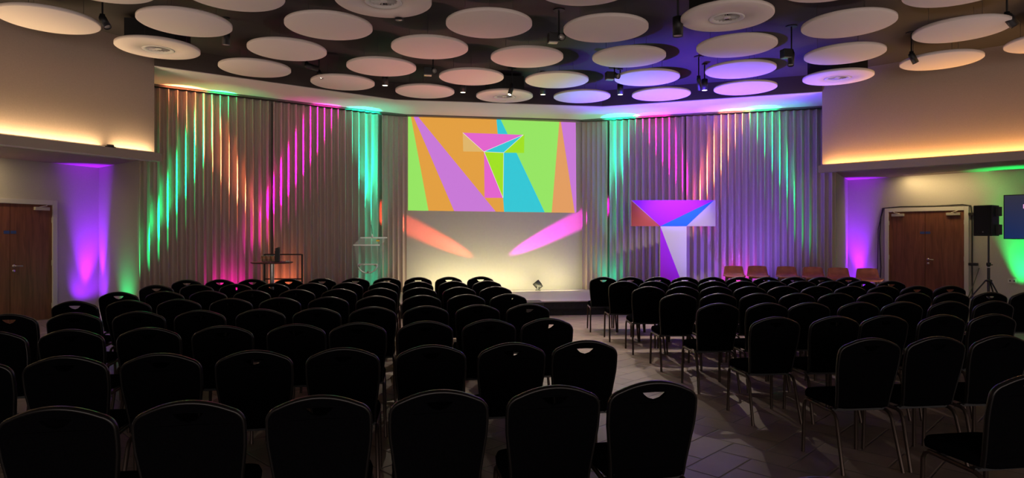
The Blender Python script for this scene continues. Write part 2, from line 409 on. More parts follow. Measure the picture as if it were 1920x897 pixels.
# ------------------------------------------------------------------ curtains
def curtain(A, B, label, period=0.148, amp=0.058, ph=0.0):
    A = Vector(A); B = Vector(B); L = (B-A).length; e = (B-A).normalized(); n = Vector((e.y, -e.x))
    if n.y > 0: n = -n
    N = int(L/period*14); pts = []; zs = [0.02, 0.9, 2.0, 3.1, ZS-0.055]
    rnd = random.Random(int(A.x*100)); jit = [rnd.uniform(-0.25, 0.25) for _ in range(int(L/period)+4)]
    for j, z in enumerate(zs):
        for i in range(N+1):
            s = L*i/N; q = s/period; k = int(q); fr = q-k
            jj = jit[k]*(1-fr)+jit[k+1]*fr
            a = 2*PI*(q+ph)+jj*(0.5+0.6*(1-z/4.3))
            wv = math.sin(a)+0.22*math.sin(2*a+0.9)
            lat = 0.018*math.cos(a)
            p = A+e*(s+lat)+n*(0.01+amp*wv)
            pts.append((p.x, p.y, z))
    fs = [(j*(N+1)+i, j*(N+1)+i+1, (j+1)*(N+1)+i+1, (j+1)*(N+1)+i) for j in range(len(zs)-1) for i in range(N)]
    b = MB(); b.poly(pts, fs, 0, True); o = b.build('curtain', M['curtain'])
    tag(o, label, 'curtain', 'pleated stage curtains'); return o
def lerp(A, B, t): return tuple(Vector(A).lerp(Vector(B), t))
pl = lerp(CURT[0], CURT[1], 0.50); pr = lerp(CURT[4], CURT[5], 0.36)
curtain(CURT[0], pl, 'wide grey pleated curtain at far left, with green and orange light streaks')
curtain(pl, CURT[1], 'grey pleated curtain behind the clear lectern, between pink and teal light streaks')
curtain((-0.53, 14.53), CURT[2], 'narrow grey pleated curtain at the left edge of the white wall', period=0.12, amp=0.03)
curtain(CURT[3], (4.70, 14.43), 'narrow grey pleated curtain at the right edge of the white wall', period=0.12, amp=0.03)
curtain(CURT[4], pr, 'bluish lit pleated curtain behind the big letter T')
curtain(pr, CURT[5], 'violet lit pleated curtain behind the brown stools at far right')

# ------------------------------------------------------------------ projected picture on the white wall
PQ = 720.0, 200.0, 2.2425
def wl(u, v, y):
    p = on_line(PQ[0]+u/PQ[2], PQ[1]+v/PQ[2], (0, y), (4, y)); return (p.x, p.y, p.z)
EM = {n: flat_emit('projected_'+n, c) for n, c in dict(orange=(226, 158, 64), green=(150, 228, 98), purple=(200, 120, 214), teal=(50, 198, 212),
      magenta=(226, 100, 204), lime=(160, 224, 32), tan=(222, 180, 106), peach=(226, 156, 96), white=(240, 235, 225)).items()}
order = list(EM); proj = MB()
def pj(col, pts, lay=1):
    y = WB-0.008-0.0015*lay
    proj.poly([wl(u, v, y) for u, v in pts], [tuple(range(len(pts)))], order.index(col))
# slab carrying the picture
quad = [(101, 41), (806, 67), (809, 447), (101, 437)]
fr = [wl(u, v, WB-0.008) for u, v in quad]; bk = [(p[0], WB-0.001, p[2]) for p in fr]
proj.poly(fr+bk, [(0, 1, 2, 3), (7, 6, 5, 4), (0, 4, 5, 1), (1, 5, 6, 2), (2, 6, 7, 3), (3, 7, 4, 0)], 0)
pj('green', [(101, 41), (113, 41.5), (187, 438.5), (101, 437)])
pj('purple', [(124, 42), (143, 42.6), (470, 442), (295, 440)])
pj('teal', [(473, 54.6), (491, 55.3), (676, 445), (505, 443)])
pj('green', [(491, 55.3), (737, 64.4), (705, 445.4), (676, 445)])
pj('peach', [(737, 64.4), (744, 64.7), (802, 446.8), (705, 445.4)])
pj('purple', [(744, 64.7), (806, 67), (809, 447), (802, 446.8)])
pj('orange', [(437, 384), (501, 384), (505, 443), (470, 442)])
pj('tan', [(331, 110), (420, 190), (333, 189)], 2)
pj('magenta', [(331, 110), (586, 119), (420, 190)], 2)
pj('teal', [(586, 119), (503, 194), (420, 190)], 2)
pj('lime', [(586, 119), (590, 119), (589, 195), (503, 194)], 2)
pj('magenta', [(421, 190), (500, 384), (423, 384)], 2)
pj('lime', [(421, 190), (503, 194), (501, 384), (500, 384)], 2)
def wlines(segs, wpx=1.6):
    for (a, c) in segs:
        d = Vector((c[0]-a[0], c[1]-a[1])); n = Vector((-d.y, d.x)).normalized()*wpx/2
        pj('white', [(a[0]+n.x, a[1]+n.y), (c[0]+n.x, c[1]+n.y), (c[0]-n.x, c[1]-n.y), (a[0]-n.x, a[1]-n.y)], 3)
wlines([((331, 110), (420, 190)), ((420, 190), (586, 119)), ((503, 194), (586, 119)), ((420, 190), (503, 194)), ((421, 190), (500, 384)), ((503, 194), (501, 384))])
o = proj.build('projection_screen', [EM[k] for k in order])
tag(o, 'bright projected picture of coloured wedges around a letter T, on the white wall', 'screen')

# ------------------------------------------------------------------ stage
SP = [(-1.75, 12.12), (6.60, 12.12), (6.60, 13.22), (4.55, 14.28), (4.10, 14.66), (0.05, 14.66), (-0.40, 14.42), (-1.75, 13.72)]
ZT = 0.286
st = thing('stage_platform', 'low stage platform with pale top and dark fabric skirt below the white wall', 'stage', (2.05, 12.12, 0))
def inset(plan, d):
    c = Vector((2.05, 13.3)); return [tuple(Vector(p)+(c-Vector(p)).normalized()*d) for p in plan]
b = MB(); b.prism([(p[0]-2.05, p[1]-12.12) for p in SP], ZT-0.022, ZT); b.build('deck', M['stage_top'], st)
b = MB(); b.prism([(p[0]-2.05, p[1]-12.12) for p in inset(SP, 0.05)], 0.13, ZT-0.022)
for i in range(60):
    x = -1.70+8.2*i/60; b.tube([(x-2.05, 12.165-12.12, 0.135), (x-2.05, 12.165-12.12, ZT-0.03)], 0.018, 6)
b.build('skirt', M['skirt'], st)
b = MB(); b.prism([(p[0]-2.05, p[1]-12.12) for p in inset(SP, 0.12)], 0.0, 0.13); b.build('plinth', M['skirt'], st)
# dark step in front of the stage
s0 = at_line(985, (0, 11.95), (4, 11.95))[0]
t = thing('stage_step', 'dark step box standing against the stage front, behind the left chairs', 'step', (2.05, 11.85, 0))
b = MB(); b.box((0, 0, 0.153), (1.0, 0.42, 0.306)); b.build('box', M['cushion'], t, bevel=0.008)
b = MB(); b.box((0, 0, 0.311), (1.02, 0.44, 0.010)); b.build('top_plate', M['slot'], t, bevel=0.003)

# par can visible on the stage
def par_can(loc, rz, tilt, label):
    t = thing('floor_par_light', label, 'stage light', loc, rz)
    b = MB(); b.box((0, 0, 0.006), (0.16, 0.12, 0.012)); b.build('base', M['black'], t, bevel=0.003)
    b = MB()
    for sx in (-1, 1): b.box((sx*0.095, 0, 0.075), (0.008, 0.03, 0.13))
    b.box((0, 0, 0.012), (0.198, 0.03, 0.008)); b.build('yoke', M['black'], t)
    R = Matrix.Rotation(tilt, 3, 'X')
    b = MB(); b.lathe([(0.0, -0.10), (0.07, -0.095), (0.085, -0.02), (0.088, 0.09), (0.080, 0.092), (0.075, 0.06)], 20, (0, 0, 0.125), mtx=R); b.build('housing', M['black'], t)
    b = MB(); b.lathe([(0.076, 0.062), (0.0, 0.066)], 20, (0, 0, 0.125), mtx=R); b.build('lens', M['lens_off'], t)
    return t
par_can((pw.x+0.06, WB-0.36, ZT), math.radians(75), math.radians(-40), 'small black floor par light tilted towards the left on the stage edge')

# ------------------------------------------------------------------ big letter T
tp, td = at_line(1261.5, (0, 12.75), (4, 12.75))   # stands square to the room, turned a little to the hall
tc = Vector((tp.x, tp.y)); ex = Vector((math.cos(YAW), -math.sin(YAW)))
TT = thing('letter_sign', 'large free-standing letter T with magenta, blue, red and white facets', 'sign', (tc.x, tc.y, ZT), -YAW)
sc = td/F; ztop = CAM.z+(HY-376)*sc-ZT; zbar = CAM.z+(HY-424.5)*sc-ZT
X = lambda px: (px-1261.5)*sc
TM = [mat('facet_'+n, c, 0.5, noise=0.0) for n, c in (('magenta', (0.50, 0.008, 0.92)), ('blue', (0.01, 0.20, 0.95)), ('coral', (0.62, 0.10, 0.08)), ('beige', (0.62, 0.55, 0.46)), ('white', (0.78, 0.74, 0.70)), ('edge', (0.70, 0.62, 0.62)))]
D = 0.10
def facets(b, polys):
    for mi, pts in polys: b.poly([(x, -D/2-0.001, z) for x, z in pts], [tuple(range(len(pts)))], mi)
b = MB(); b.box((0, 0, (ztop+zbar)/2), (X(1340)-X(1183), D, ztop-zbar), mi=5)
facets(b, [(2, [(X(1183), ztop-0.01), (X(1183), zbar), (X(1237), zbar)]), (0, [(X(1184), ztop), (X(1237), zbar), (X(1337), ztop)]),
           (1, [(X(1337.5), ztop), (X(1237), zbar), (X(1286), zbar)]), (3, [(X(1340), ztop), (X(1337.5), ztop), (X(1286), zbar), (X(1340), zbar)])])
b.build('crossbar', TM, TT)
b = MB(); b.box(((X(1237)+X(1286))/2, 0, zbar/2-0.002), (X(1286)-X(1237), D, zbar-0.004), mi=5)
xe = 1237+ (1278-1237)*(zbar/((522-424.5)*sc))
facets(b, [(0, [(X(1237), zbar-0.004), (X(1237), 0), (X(1286), 0), (X(1286), 0.02)]), (4, [(X(1237), zbar-0.004), (X(1286), 0.02), (X(1286), zbar-0.004)])])
b.build('stem', TM, TT)
light('SPOT', 'sign_spot', (tc.x-0.1, tc.y-2.2, ZC-0.5), 270, (1.0, 0.90, 0.80), aim=(tc.x, tc.y, 1.45), angle=38, blend=0.7, radius=0.05)

# ------------------------------------------------------------------ lectern
lp, ld = at_line(691, (0, 12.55), (4, 12.55)); k = ld/F
LT = thing('lectern', 'clear acrylic lectern with slanted reading shelf and half-round panel, left of the white wall', 'lectern', (lp.x, lp.y, ZT), -YAW)
lx = lambda px: (px-691)*k
lz = lambda py: CAM.z+(HY-py)*k-ZT
def ribbon(name, m, pts, th=0.012, dy=0.3, y0=0.0):
    b = MB()
    for a, c in zip(pts[:-1], pts[1:]):
        a = Vector(a); c = Vector(c); e = c-a; ang = math.atan2(e.y, e.x)
        b.box(((a.x+c.x)/2, y0, (a.y+c.y)/2), (e.length+th*0.5, dy, th), mtx=Matrix.Rotation(-ang, 3, 'Y'))
    return b.build(name, m, LT)
# reading shelf: slanted board, its two long edges coloured bright as if lit
b = MB(); zf, zb = lz(459.5), lz(446)
sh = [(lx(667), -0.20, zf), (lx(716), -0.20, zf), (lx(722), 0.20, zb), (lx(671), 0.20, zb)]
b.poly(sh+[(p[0], p[1], p[2]-0.014) for p in sh], [(0, 1, 2, 3), (7, 6, 5, 4), (0, 4, 5, 1), (1, 5, 6, 2), (2, 6, 7, 3), (3, 7, 4, 0)]); b.build('reading_shelf', M['acrylic'], LT)
for nm, a, c in (('front_edge', sh[0], sh[1]), ('rear_edge', sh[3], sh[2])):
    b = MB(); a = Vector(a); c = Vector(c); b.box((a+c)/2+Vector((0, 0, -0.002)), ((c-a).length, 0.018, 0.024)); b.build(nm, M['acrylic_edge'], LT, bevel=0.004)
b = MB()
for pts in ([(lx(667), zf), (lx(675), lz(505)), (lx(676), 0.02)], [(lx(716), zf), (lx(711), lz(505)), (lx(711), 0.02)]):
    for (a, c) in zip(pts[:-1], pts[1:]):
        b.poly([(a[0], -0.16, a[1]), (a[0], 0.16, a[1]), (c[0], 0.16, c[1]), (c[0], -0.16, c[1]), (a[0]+0.01, -0.16, a[1]), (a[0]+0.01, 0.16, a[1]), (c[0]+0.01, 0.16, c[1]), (c[0]+0.01, -0.16, c[1])],
               [(0, 1, 2, 3), (7, 6, 5, 4), (0, 4, 5, 1), (1, 5, 6, 2), (2, 6, 7, 3), (3, 7, 4, 0)])
b.build('side_panels', M['acrylic'], LT)
b = MB(); b.box((lx(693), 0.10, (zf+0.02)/2), (lx(710)-lx(677), 0.012, zf-0.05)); b.build('front_panel', M['acrylic'], LT)
# half-round logo panel with bolts
cx, cz, rr = lx(693), lz(495.5), (lx(711)-lx(675))/2
arc = [(cx+rr*math.cos(a), cz+rr*0.88*math.sin(a)) for a in [PI+PI*i/18 for i in range(19)]]
b = MB(); b.tube([(x, -0.17, z) for x, z in arc], 0.012, 8); b.build('round_rim', M['acrylic_edge'], LT)
b = MB(); b.box((cx, -0.17, cz), (2*rr, 0.03, 0.026)); b.build('cross_rail', M['acrylic_edge'], LT, bevel=0.004)
b = MB(); b.box((lx(682), -0.19, cz), (0.09, 0.012, 0.03)); b.build('plate', M['white_plastic'], LT, bevel=0.004)
for px, py in ((678, 498), (709, 497), (694, 509.5)):
    b = MB(); b.lathe([(0.0, 0.012), (0.02, 0.01), (0.022, -0.01)], 14, (lx(px), -0.185, lz(py)), mtx=Matrix.Rotation(PI/2, 3, 'X')); b.build('bolt', M['chrome'], LT)
b = MB(); b.prism([(-0.28, -0.2), (0.28, -0.2), (0.28, 0.2), (-0.28, 0.2)], 0.0, 0.02); b.build('base', M['acrylic'], LT)
mc = thing('microphone', 'small gooseneck microphone on top of the clear lectern', 'microphone', (lp.x+lx(698)*ex.x, lp.y+lx(698)*ex.y, ZT+lz(446)))
b = MB(); b.tube([(0, 0, 0.01), (0, 0.005, 0.06), (-0.008, 0.0, 0.16), (-0.022, -0.01, 0.25)], 0.005, 8); b.build('gooseneck', M['black'], mc)
b = MB(); b.lathe([(0.0, 0.0), (0.018, 0.002), (0.018, 0.03), (0.010, 0.045), (0.008, 0.07), (0.0, 0.072)], 14, (0, 0, 0)); b.build('base', M['white_plastic'], mc)
yb = thing('yellow_case', 'small yellow case lying on the clear lectern shelf', 'case', (lp.x+lx(708.5)*ex.x, lp.y+lx(708.5)*ex.y, ZT+lz(453.5)+0.002))
b = MB(); b.box((0, 0, 0.018), (0.065, 0.04, 0.034)); b.build('body', mat('yellow_plastic', (0.75, 0.45, 0.03), 0.4), yb, bevel=0.008)
b = MB(); b.box((0, -0.002, 0.037), (0.066, 0.04, 0.006)); b.build('lid', M['black'], yb, bevel=0.002)

_q = at_z(960, 166, 4.18)
light('SPOT', 'lectern_beam', tuple(_q), 300, (1.0, 0.90, 0.74), aim=(lp.x, lp.y, 1.35), angle=17, blend=0.8)

# ------------------------------------------------------------------ poseur table and what stands on it
pt, pd = at_line(510, (0, 11.55), (-4, 11.55)); k = pd/F
ztab = CAM.z+(HY-491.5)*k
PT = thing('high_table', 'round dark high table on a steel pole, left in front of the curtain', 'table', (pt.x, pt.y, 0))
b = MB(); b.lathe([(0.0, ztab-0.022), (0.33, ztab-0.022), (0.345, ztab-0.012), (0.345, ztab-0.004), (0.34, ztab), (0.0, ztab)], 40); b.build('tabletop', M['table_top'], PT)
b = MB(); b.tube([(0, 0, 0.02), (0, 0, ztab-0.02)], 0.038, 16); b.build('pole', M['chrome'], PT)
b = MB(); b.lathe([(0.0, 0.0), (0.25, 0.0), (0.25, 0.008), (0.06, 0.022), (0.0, 0.024)], 32); b.build('base', M['chrome'], PT)
hx = lambda px: (px-510)*k
for i in range(6):
    gx = hx(492+i*4.2); yy = (0.06, -0.05)[i % 2]
    o = thing('glass_tumbler', ('amber drinking glass on the dark high table, %s from the left of its row' % ORD[i+1]), 'glass', (pt.x+gx*ex.x-yy*ex.y*0-0.0, pt.y+gx*ex.y+yy, ztab), 0, 'row of amber glasses on the high table')
    b = MB(); b.lathe([(0.0, 0.0), (0.027, 0.0), (0.033, 0.115), (0.030, 0.115), (0.025, 0.012), (0.0, 0.010)], 14); b.build('tumbler', M['acrylic'], o)
    b = MB(); b.lathe([(0.0, 0.012), (0.0245, 0.012), (0.030, 0.100), (0.0, 0.100)], 14); b.build('drink', M['amber'], o)
gx = hx(520.5)
o = thing('menu_holder', 'tall dark slab with a slanted top standing on the high table beside the glasses', 'stand', (pt.x+gx*ex.x, pt.y+gx*ex.y, ztab), -YAW)
hh = 26.5*k
b = MB(); b.poly([(-0.032, -0.03, 0), (0.032, -0.03, 0), (0.032, -0.03, hh+0.012), (-0.032, -0.03, hh-0.008), (-0.032, 0.03, 0), (0.032, 0.03, 0), (0.032, 0.03, hh+0.012), (-0.032, 0.03, hh-0.008)],
       [(3, 2, 1, 0), (4, 5, 6, 7), (0, 1, 5, 4), (1, 2, 6, 5), (2, 3, 7, 6), (3, 0, 4, 7)]); b.build('slab', M['cushion'], o, bevel=0.004)
b = MB(); b.box((0, 0, 0.004), (0.10, 0.09, 0.008)); b.build('foot', M['black'], o, bevel=0.002)
gx = hx(514)
o = thing('pen', 'thin dark pen standing upright by the slab on the high table', 'pen', (pt.x+gx*ex.x, pt.y+gx*ex.y+0.09, ztab))
b = MB(); b.tube([(0, 0, 0.0), (0, 0, 0.15)], 0.006, 8); b.build('barrel', M['black'], o)
b = MB(); b.lathe([(0.007, 0.15), (0.007, 0.185), (0.0, 0.19)], 8); b.build('cap', M['black'], o)
gx = hx(542)
o = thing('remote_control', 'small pale remote lying at the right rim of the high table', 'remote', (pt.x+hx(539)*ex.x, pt.y+hx(539)*ex.y, ztab), 0.4)
b = MB(); b.box((0, 0, 0.012), (0.07, 0.04, 0.022)); b.build('body', M['white_plastic'], o, bevel=0.007)
b = MB(); b.lathe([(0.012, 0.023), (0.010, 0.026), (0.0, 0.026)], 12); b.build('button', M['cushion'], o)
# black frame stand behind the table
fp, fd = at_line(531, (0, 12.25), (-4, 12.25)); k2 = fd/F
FS = thing('frame_stand', 'thin black rectangular frame stand behind the round high table', 'stand', (fp.x, fp.y, 0), -YAW)
fx = lambda px: (px-531)*k2
fz = lambda py: CAM.z+(HY-py)*k2
for px in (496, 566.5):
    b = MB(); b.box((fx(px), 0, fz(477)/2), (0.022, 0.03, fz(477))); b.build('post', M['black'], FS)
for nm, py in (('top_rail', 477.5), ('lower_rail', 523.5)):
    b = MB(); b.box((fx(531), 0, fz(py)), (fx(566.5)-fx(496)-0.022, 0.03, 0.022)); b.build(nm, M['black'], FS)
for px in (496, 566.5):
    b = MB(); b.box((fx(px), 0, 0.012), (0.03, 0.40, 0.024)); b.build('foot', M['black'], FS)

# ------------------------------------------------------------------ brown counter stools
def stool(loc, rz, label):
    t = thing('bar_stool', label, 'stool', loc, rz, 'row of brown stools before the right curtain')
    # moulded shell: seat sweeping up into a low back (front faces -Y)
    prof = [(-0.20, 0.795), (-0.205, 0.815), (-0.18, 0.822), (-0.08, 0.812), (0.04, 0.808), (0.11, 0.822), (0.15, 0.86), (0.172, 0.92), (0.185, 0.985), (0.19, 1.00)]
    wid = [0.15, 0.172, 0.185, 0.19, 0.19, 0.185, 0.178, 0.17, 0.158, 0.14]
    b = MB(); n = 11; pts = []
    for (y, z), wd in zip(prof, wid):
        for i in range(n):
            u = -1+2*i/(n-1); pts.append((wd*u, y-0.035*u*u*(1 if z > 0.84 else 0.2), z+0.012*u*u*(1 if z < 0.84 else 0)))
    fs = [(j*n+i, j*n+i+1, (j+1)*n+i+1, (j+1)*n+i) for j in range(len(prof)-1) for i in range(n-1)]
    b.poly(pts, fs, 0, True); o = b.build('seat_shell', M['shell'], t)
    md = o.modifiers.new('thick', 'SOLIDIFY'); md.thickness = 0.016; md.offset = -1
    for sx in (-1, 1):
        for y0, y1 in ((-0.12, -0.19), (0.10, 0.19)):
            b = MB(); b.tube([(sx*0.13, y0, 0.80), (sx*0.17, y1, 0.0)], 0.017, 10, rs=[0.019, 0.013]); b.build('leg', M['stool_leg'], t)
    b = MB(); q = 0.30; f = 1-q/0.80
    xs = 0.13+0.04*f; yf = -0.12-0.07*f; yr = 0.10+0.09*f
    b.tube([(-xs, yf, q), (xs, yf, q), (xs, yr, q), (-xs, yr, q), (-xs, yf, q)], 0.009, 8); b.build('foot_ring', M['stool_leg'], t)
    b = MB(); b.box((0, 0, 0.795), (0.26, 0.24, 0.02)); b.build('seat_frame', M['stool_leg'], t, bevel=0.006)
    return t
stl = [(1368, 499), (1412, 499), (1466, 500), (1515, 501), (1562, 502.5), (1616, 503.5)]
words = ['leftmost brown wooden stool of the row, nearest the big letter T', 'brown wooden stool, second from the left of the row before the violet curtain',
         'brown wooden stool, third from the left of the row before the violet curtain', 'brown wooden stool, third from the right, before the curtain edge',
         'brown wooden stool, second from the right, before the violet corner', 'rightmost brown wooden stool of the row, nearest the right double doors']
st0 = None
for (px, py), lab in zip(stl, words):
    d = F*(CAM.z-1.0)/(py-HY); r = ray(px)*d
    rz = math.radians(-24-2.0*(r.x-6.0))
    if st0 is None:
        st0 = stool((r.x, r.y-0.17, 0), rz, lab); remember(st0)
    else:
        c = copy_tree(st0); c.location = (r.x, r.y-0.17, 0); c.rotation_euler = (0, 0, rz); c['label'] = lab

# ------------------------------------------------------------------ doors
def double_door(name, P, D, s0, s1, ztop, label):
    e = D.normalized(); ang = math.atan2(e.y, e.x); n = Vector((-e.y, e.x))
    if n.dot(Vector((2, 4))-P) < 0: n = -n
    c = P+D*((s0+s1)/2); W = s1-s0
    # local x runs along the wall, local -y into the room
    rz = math.atan2(-n.x, n.y)+PI
    t = thing(name, label, 'door', (c.x+n.x*0.002, c.y+n.y*0.002, 0), rz); t['kind'] = 'structure'
    fw = 0.085
    b = MB()
    for sx in (-1, 1): b.box((sx*(W/2-fw/2), -0.025, ztop/2), (fw, 0.05, ztop))
    b.box((0, -0.025, ztop-fw/2), (W-2*fw, 0.05, fw)); b.build('door_frame', M['frame_white'], t, bevel=0.006)
    lw = W/2-fw
    for sx in (-1, 1):
        b = MB(); b.box((sx*(lw/2+0.0015), -0.012, (ztop-fw)/2+0.002), (lw-0.004, 0.022, ztop-fw-0.012)); leaf = b.build('door_leaf', M['wood'], t)
        b = MB(); b.box((sx*(lw-0.20), -0.05, ztop-fw-0.075), (0.26, 0.05, 0.06))
        b.build('door_closer', M['closer'], leaf, bevel=0.006)
        b = MB(); b.tube([(sx*(lw-0.24), -0.05, ztop-fw-0.045), (sx*(lw-0.14), -0.10, ztop-fw-0.02), (sx*(lw-0.10), -0.03, ztop-fw+0.01)], 0.008, 6); b.build('closer_arm', M['closer'], leaf)
        b = MB(); b.box((sx*0.055, -0.0245, 1.62), (0.095, 0.003, 0.055)); b.build('sign_plate', M['sign_blue'], leaf)
        for zz in (0.25, 1.05, 1.85):
            b = MB(); b.tube([(sx*(lw-0.004), -0.026, zz-0.05), (sx*(lw-0.004), -0.026, zz+0.05)], 0.008, 8); b.build('hinge', M['closer'], leaf)
    hb = MB(); hb.lathe([(0.0, 0.0), (0.026, 0.0), (0.026, 0.008), (0.0, 0.010)], 16, (0.06, -0.023, 1.02), mtx=Matrix.Rotation(PI/2, 3, 'X'))
    hb.tube([(0.06, -0.03, 1.02), (0.06, -0.07, 1.02), (0.075, -0.075, 1.02), (0.18, -0.075, 1.015)], 0.010, 8); hb.build('handle', M['chrome'], leaf)
    hb = MB(); hb.lathe([(0.0, 0.0), (0.024, 0.0), (0.024, 0.006), (0.0, 0.008)], 16, (0.06, -0.023, 0.93), mtx=Matrix.Rotation(PI/2, 3, 'X')); hb.build('lock_rose', M['chrome'], leaf)
    return t
double_door('door_1', LC, LD, 0.85, 2.47, 2.215, 'brown veneered double doors in a pale frame on the left wall')
double_door('door_2', RC, RD, 0.85, 2.52, 2.19, 'brown veneered double doors in a pale frame on the right wall')
# black cable taped round the right door frame
def wpt(s, z, d=0.02):
    n = Vector((-RD.y, RD.x)); n = n if n.x < 0 else -n
    p = RC+RD*s+n*d; return (p.x, p.y, z)
CB = thing('door_cable', 'black cable running up and around the frame of the right double doors', 'cable', wpt(1.7, 0, 0))
org = Vector(wpt(1.7, 0, 0))
def loc(p): return tuple(Vector(p)-org)
b = MB(); b.tube([loc(wpt(0.72, 0.0)), loc(wpt(0.76, 0.8)), loc(wpt(0.73, 1.5)), loc(wpt(0.76, 2.0)), loc(wpt(0.82, 2.20)), loc(wpt(1.2, 2.225)), loc(wpt(1.9, 2.215)), loc(wpt(2.4, 2.23)), loc(wpt(2.55, 2.2)), loc(wpt(2.575, 2.0)), loc(wpt(2.575, 1.0)), loc(wpt(2.58, 0.3)), loc(wpt(2.6, 0.0))], 0.013, 8); b.build('wire', M['black'], CB)
b = MB(); b.tube([loc(wpt(0.66, 0.0)), loc(wpt(0.69, 0.9)), loc(wpt(0.70, 1.7)), loc(wpt(0.80, 2.21))], 0.008, 8); b.build('thin_wire', M['black'], CB)
for z in (2.02, 0.94):
    b = MB(); p = loc(wpt(2.60, z, 0.035)); b.box(p, (0.17, 0.06, 0.06), math.atan2(RD.y, RD.x)); b.build('clip', M['black'], CB, bevel=0.008)
# socket on the right wall
p, d = at_line(1898, RC, RC+RD); s = (p-RC).length
t = thing('wall_socket', 'small white socket low on the right wall by the green light', 'socket', wpt(s, 0.62, 0.0), math.atan2(RD.y, RD.x))
b = MB(); b.box((0, 0, 0), (0.15, 0.02, 0.09)); b.build('plate', M['white_plastic'], t, bevel=0.004)
b = MB()
n3 = -1 if RN.dot(Vector((math.sin(-math.atan2(RD.y, RD.x)), math.cos(math.atan2(RD.y, RD.x))))) < 0 else 1
for sx in (-0.035, 0.035): b.box((sx, n3*0.011, 0), (0.025, 0.003, 0.03))
b.build('socket_holes', M['black'], t)

# ------------------------------------------------------------------ wall screen at the far right
p, d = at_line(1884, RC, RC+RD); s = (p-RC).length
TV = thing('wall_screen', 'dark blue flat screen on the right wall, cut by the picture edge', 'screen', wpt(s+0.78, 1.94, 0.0), math.atan2(RN.y, RN.x)+PI/2)
hz = 82*d/F
b = MB(); b.box((0, -0.035, 0), (1.56, 0.05, hz)); b.build('bezel', M['tv'], TV, bevel=0.006)
def tvmat():
    m = bpy.data.materials.new('screen_blue'); m.use_nodes = True; nt = m.node_tree; bb = nt.nodes['Principled BSDF']
    bb.inputs['Base Color'].default_value = (0.005, 0.005, 0.01, 1); bb.inputs['Roughness'].default_value = 0.25
    tc_ = nt.nodes.new('ShaderNodeTexCoord'); sp = nt.nodes.new('ShaderNodeSeparateXYZ'); r = nt.nodes.new('ShaderNodeValToRGB')
    nt.links.new(tc_.outputs['Generated'], sp.inputs[0]); nt.links.new(sp.outputs[2], r.inputs[0])
    r.color_ramp.elements[0].color = (*srgb(22, 40, 98), 1); r.color_ramp.elements[1].color = (*srgb(52, 50, 70), 1)
    nt.links.new(r.outputs[0], bb.inputs['Emission Color']); bb.inputs['Emission Strength'].default_value = 0.75
    return m
b = MB(); b.box((0, -0.0615, 0), (1.53, 0.004, hz-0.03)); b.build('display', tvmat(), TV)
b = MB(); b.box((0, -0.0645, 0.21), (0.92, 0.003, 0.085)); b.build('caption_bar', flat_emit('caption_pink', (235, 165, 215), 1.0), TV)
b = MB(); b.box((0, -0.005, 0), (0.5, 0.012, 0.4)); b.build('mount', M['black'], TV)

# ------------------------------------------------------------------ loudspeaker on a tripod
sp_, sd = at_line(1852, (11.1, 10.75), (11.6, 10.75)); k3 = sd/F
zc = lambda py: CAM.z+(HY-py)*k3
SA = math.atan2(-(sp_.x-3.0), sp_.y-3.0)   # cabinet faces the audience
PB = Vector((sp_.x, sp_.y))
t = thing('loudspeaker', 'black loudspeaker cabinet on a tripod stand beside the right doors', 'speaker', (PB.x, PB.y, zc(444)), math.radians(-68))
sw, sh_ = 0.34, zc(385.5)-zc(444)
b = MB()
fr2 = [(-sw/2, -0.19), (sw/2-0.02, -0.19), (sw/2-0.05, 0.19), (-sw/2+0.07, 0.19)]
b.prism(fr2, 0.012, sh_); b.build('cabinet', mat('cabinet_black', (0.012, 0.012, 0.013), 0.6, bump=0.2, nscale=300), t, bevel=0.018)
b = MB(); b.box((-0.01, -0.197, sh_/2+0.01), (sw-0.07, 0.012, sh_-0.07)); b.build('grille', mat('grille_black', (0.006, 0.006, 0.006), 0.7, bump=0.5, nscale=500), t, bevel=0.01)
b = MB(); b.lathe([(0, 0.002), (0.012, 0.002), (0.012, 0)], 12, (0.0, -0.203, 0.09), mtx=Matrix.Rotation(PI/2, 3, 'X')); b.build('badge', M['chrome'], t)
b = MB(); b.box((sw/2-0.005, 0.05, sh_*0.80), (0.05, 0.16, 0.18)); b.build('upper_horn', M['cushion'], t, bevel=0.01)
b = MB(); b.box((sw/2-0.002, 0.05, sh_*0.22), (0.05, 0.16, 0.20)); b.build('lower_horn', M['cushion'], t, bevel=0.01)
T = thing('speaker_stand', 'black tripod stand carrying the loudspeaker beside the right doors', 'stand', (PB.x+0.02, PB.y, 0))
zs = zc(444)
b = MB(); b.tube([(0, 0, zc(496)), (0, 0, zs+0.012)], 0.017, 12); b.build('upper_tube', M['black'], T)
b = MB(); b.tube([(0, 0, 0.30), (0, 0, zc(496))], 0.024, 12); b.build('lower_tube', M['black'], T)
b = MB(); b.lathe([(0.026, 0), (0.038, 0.005), (0.038, 0.06), (0.026, 0.065)], 14, (0, 0, zc(499))); b.tube([(0.03, 0, zc(497)), (0.08, -0.01, zc(497))], 0.009, 8); b.build('locking_collar', M['black'], T)
b = MB(); b.lathe([(0.025, 0), (0.028, 0), (0.028, 0.014), (0.025, 0.014)], 14, (0, 0, zc(502.5))); b.build('clip_ring', M['white_plastic'], T)
zh = zc(527)
b = MB(); b.lathe([(0.026, 0), (0.06, 0.01), (0.06, 0.035), (0.026, 0.05)], 14, (0, 0, zh-0.02)); b.build('leg_hub', M['black'], T)
b = MB(); b.lathe([(0.026, 0), (0.04, 0.01), (0.04, 0.03), (0.026, 0.04)], 14, (0, 0, 0.32)); b.build('brace_hub', M['black'], T)
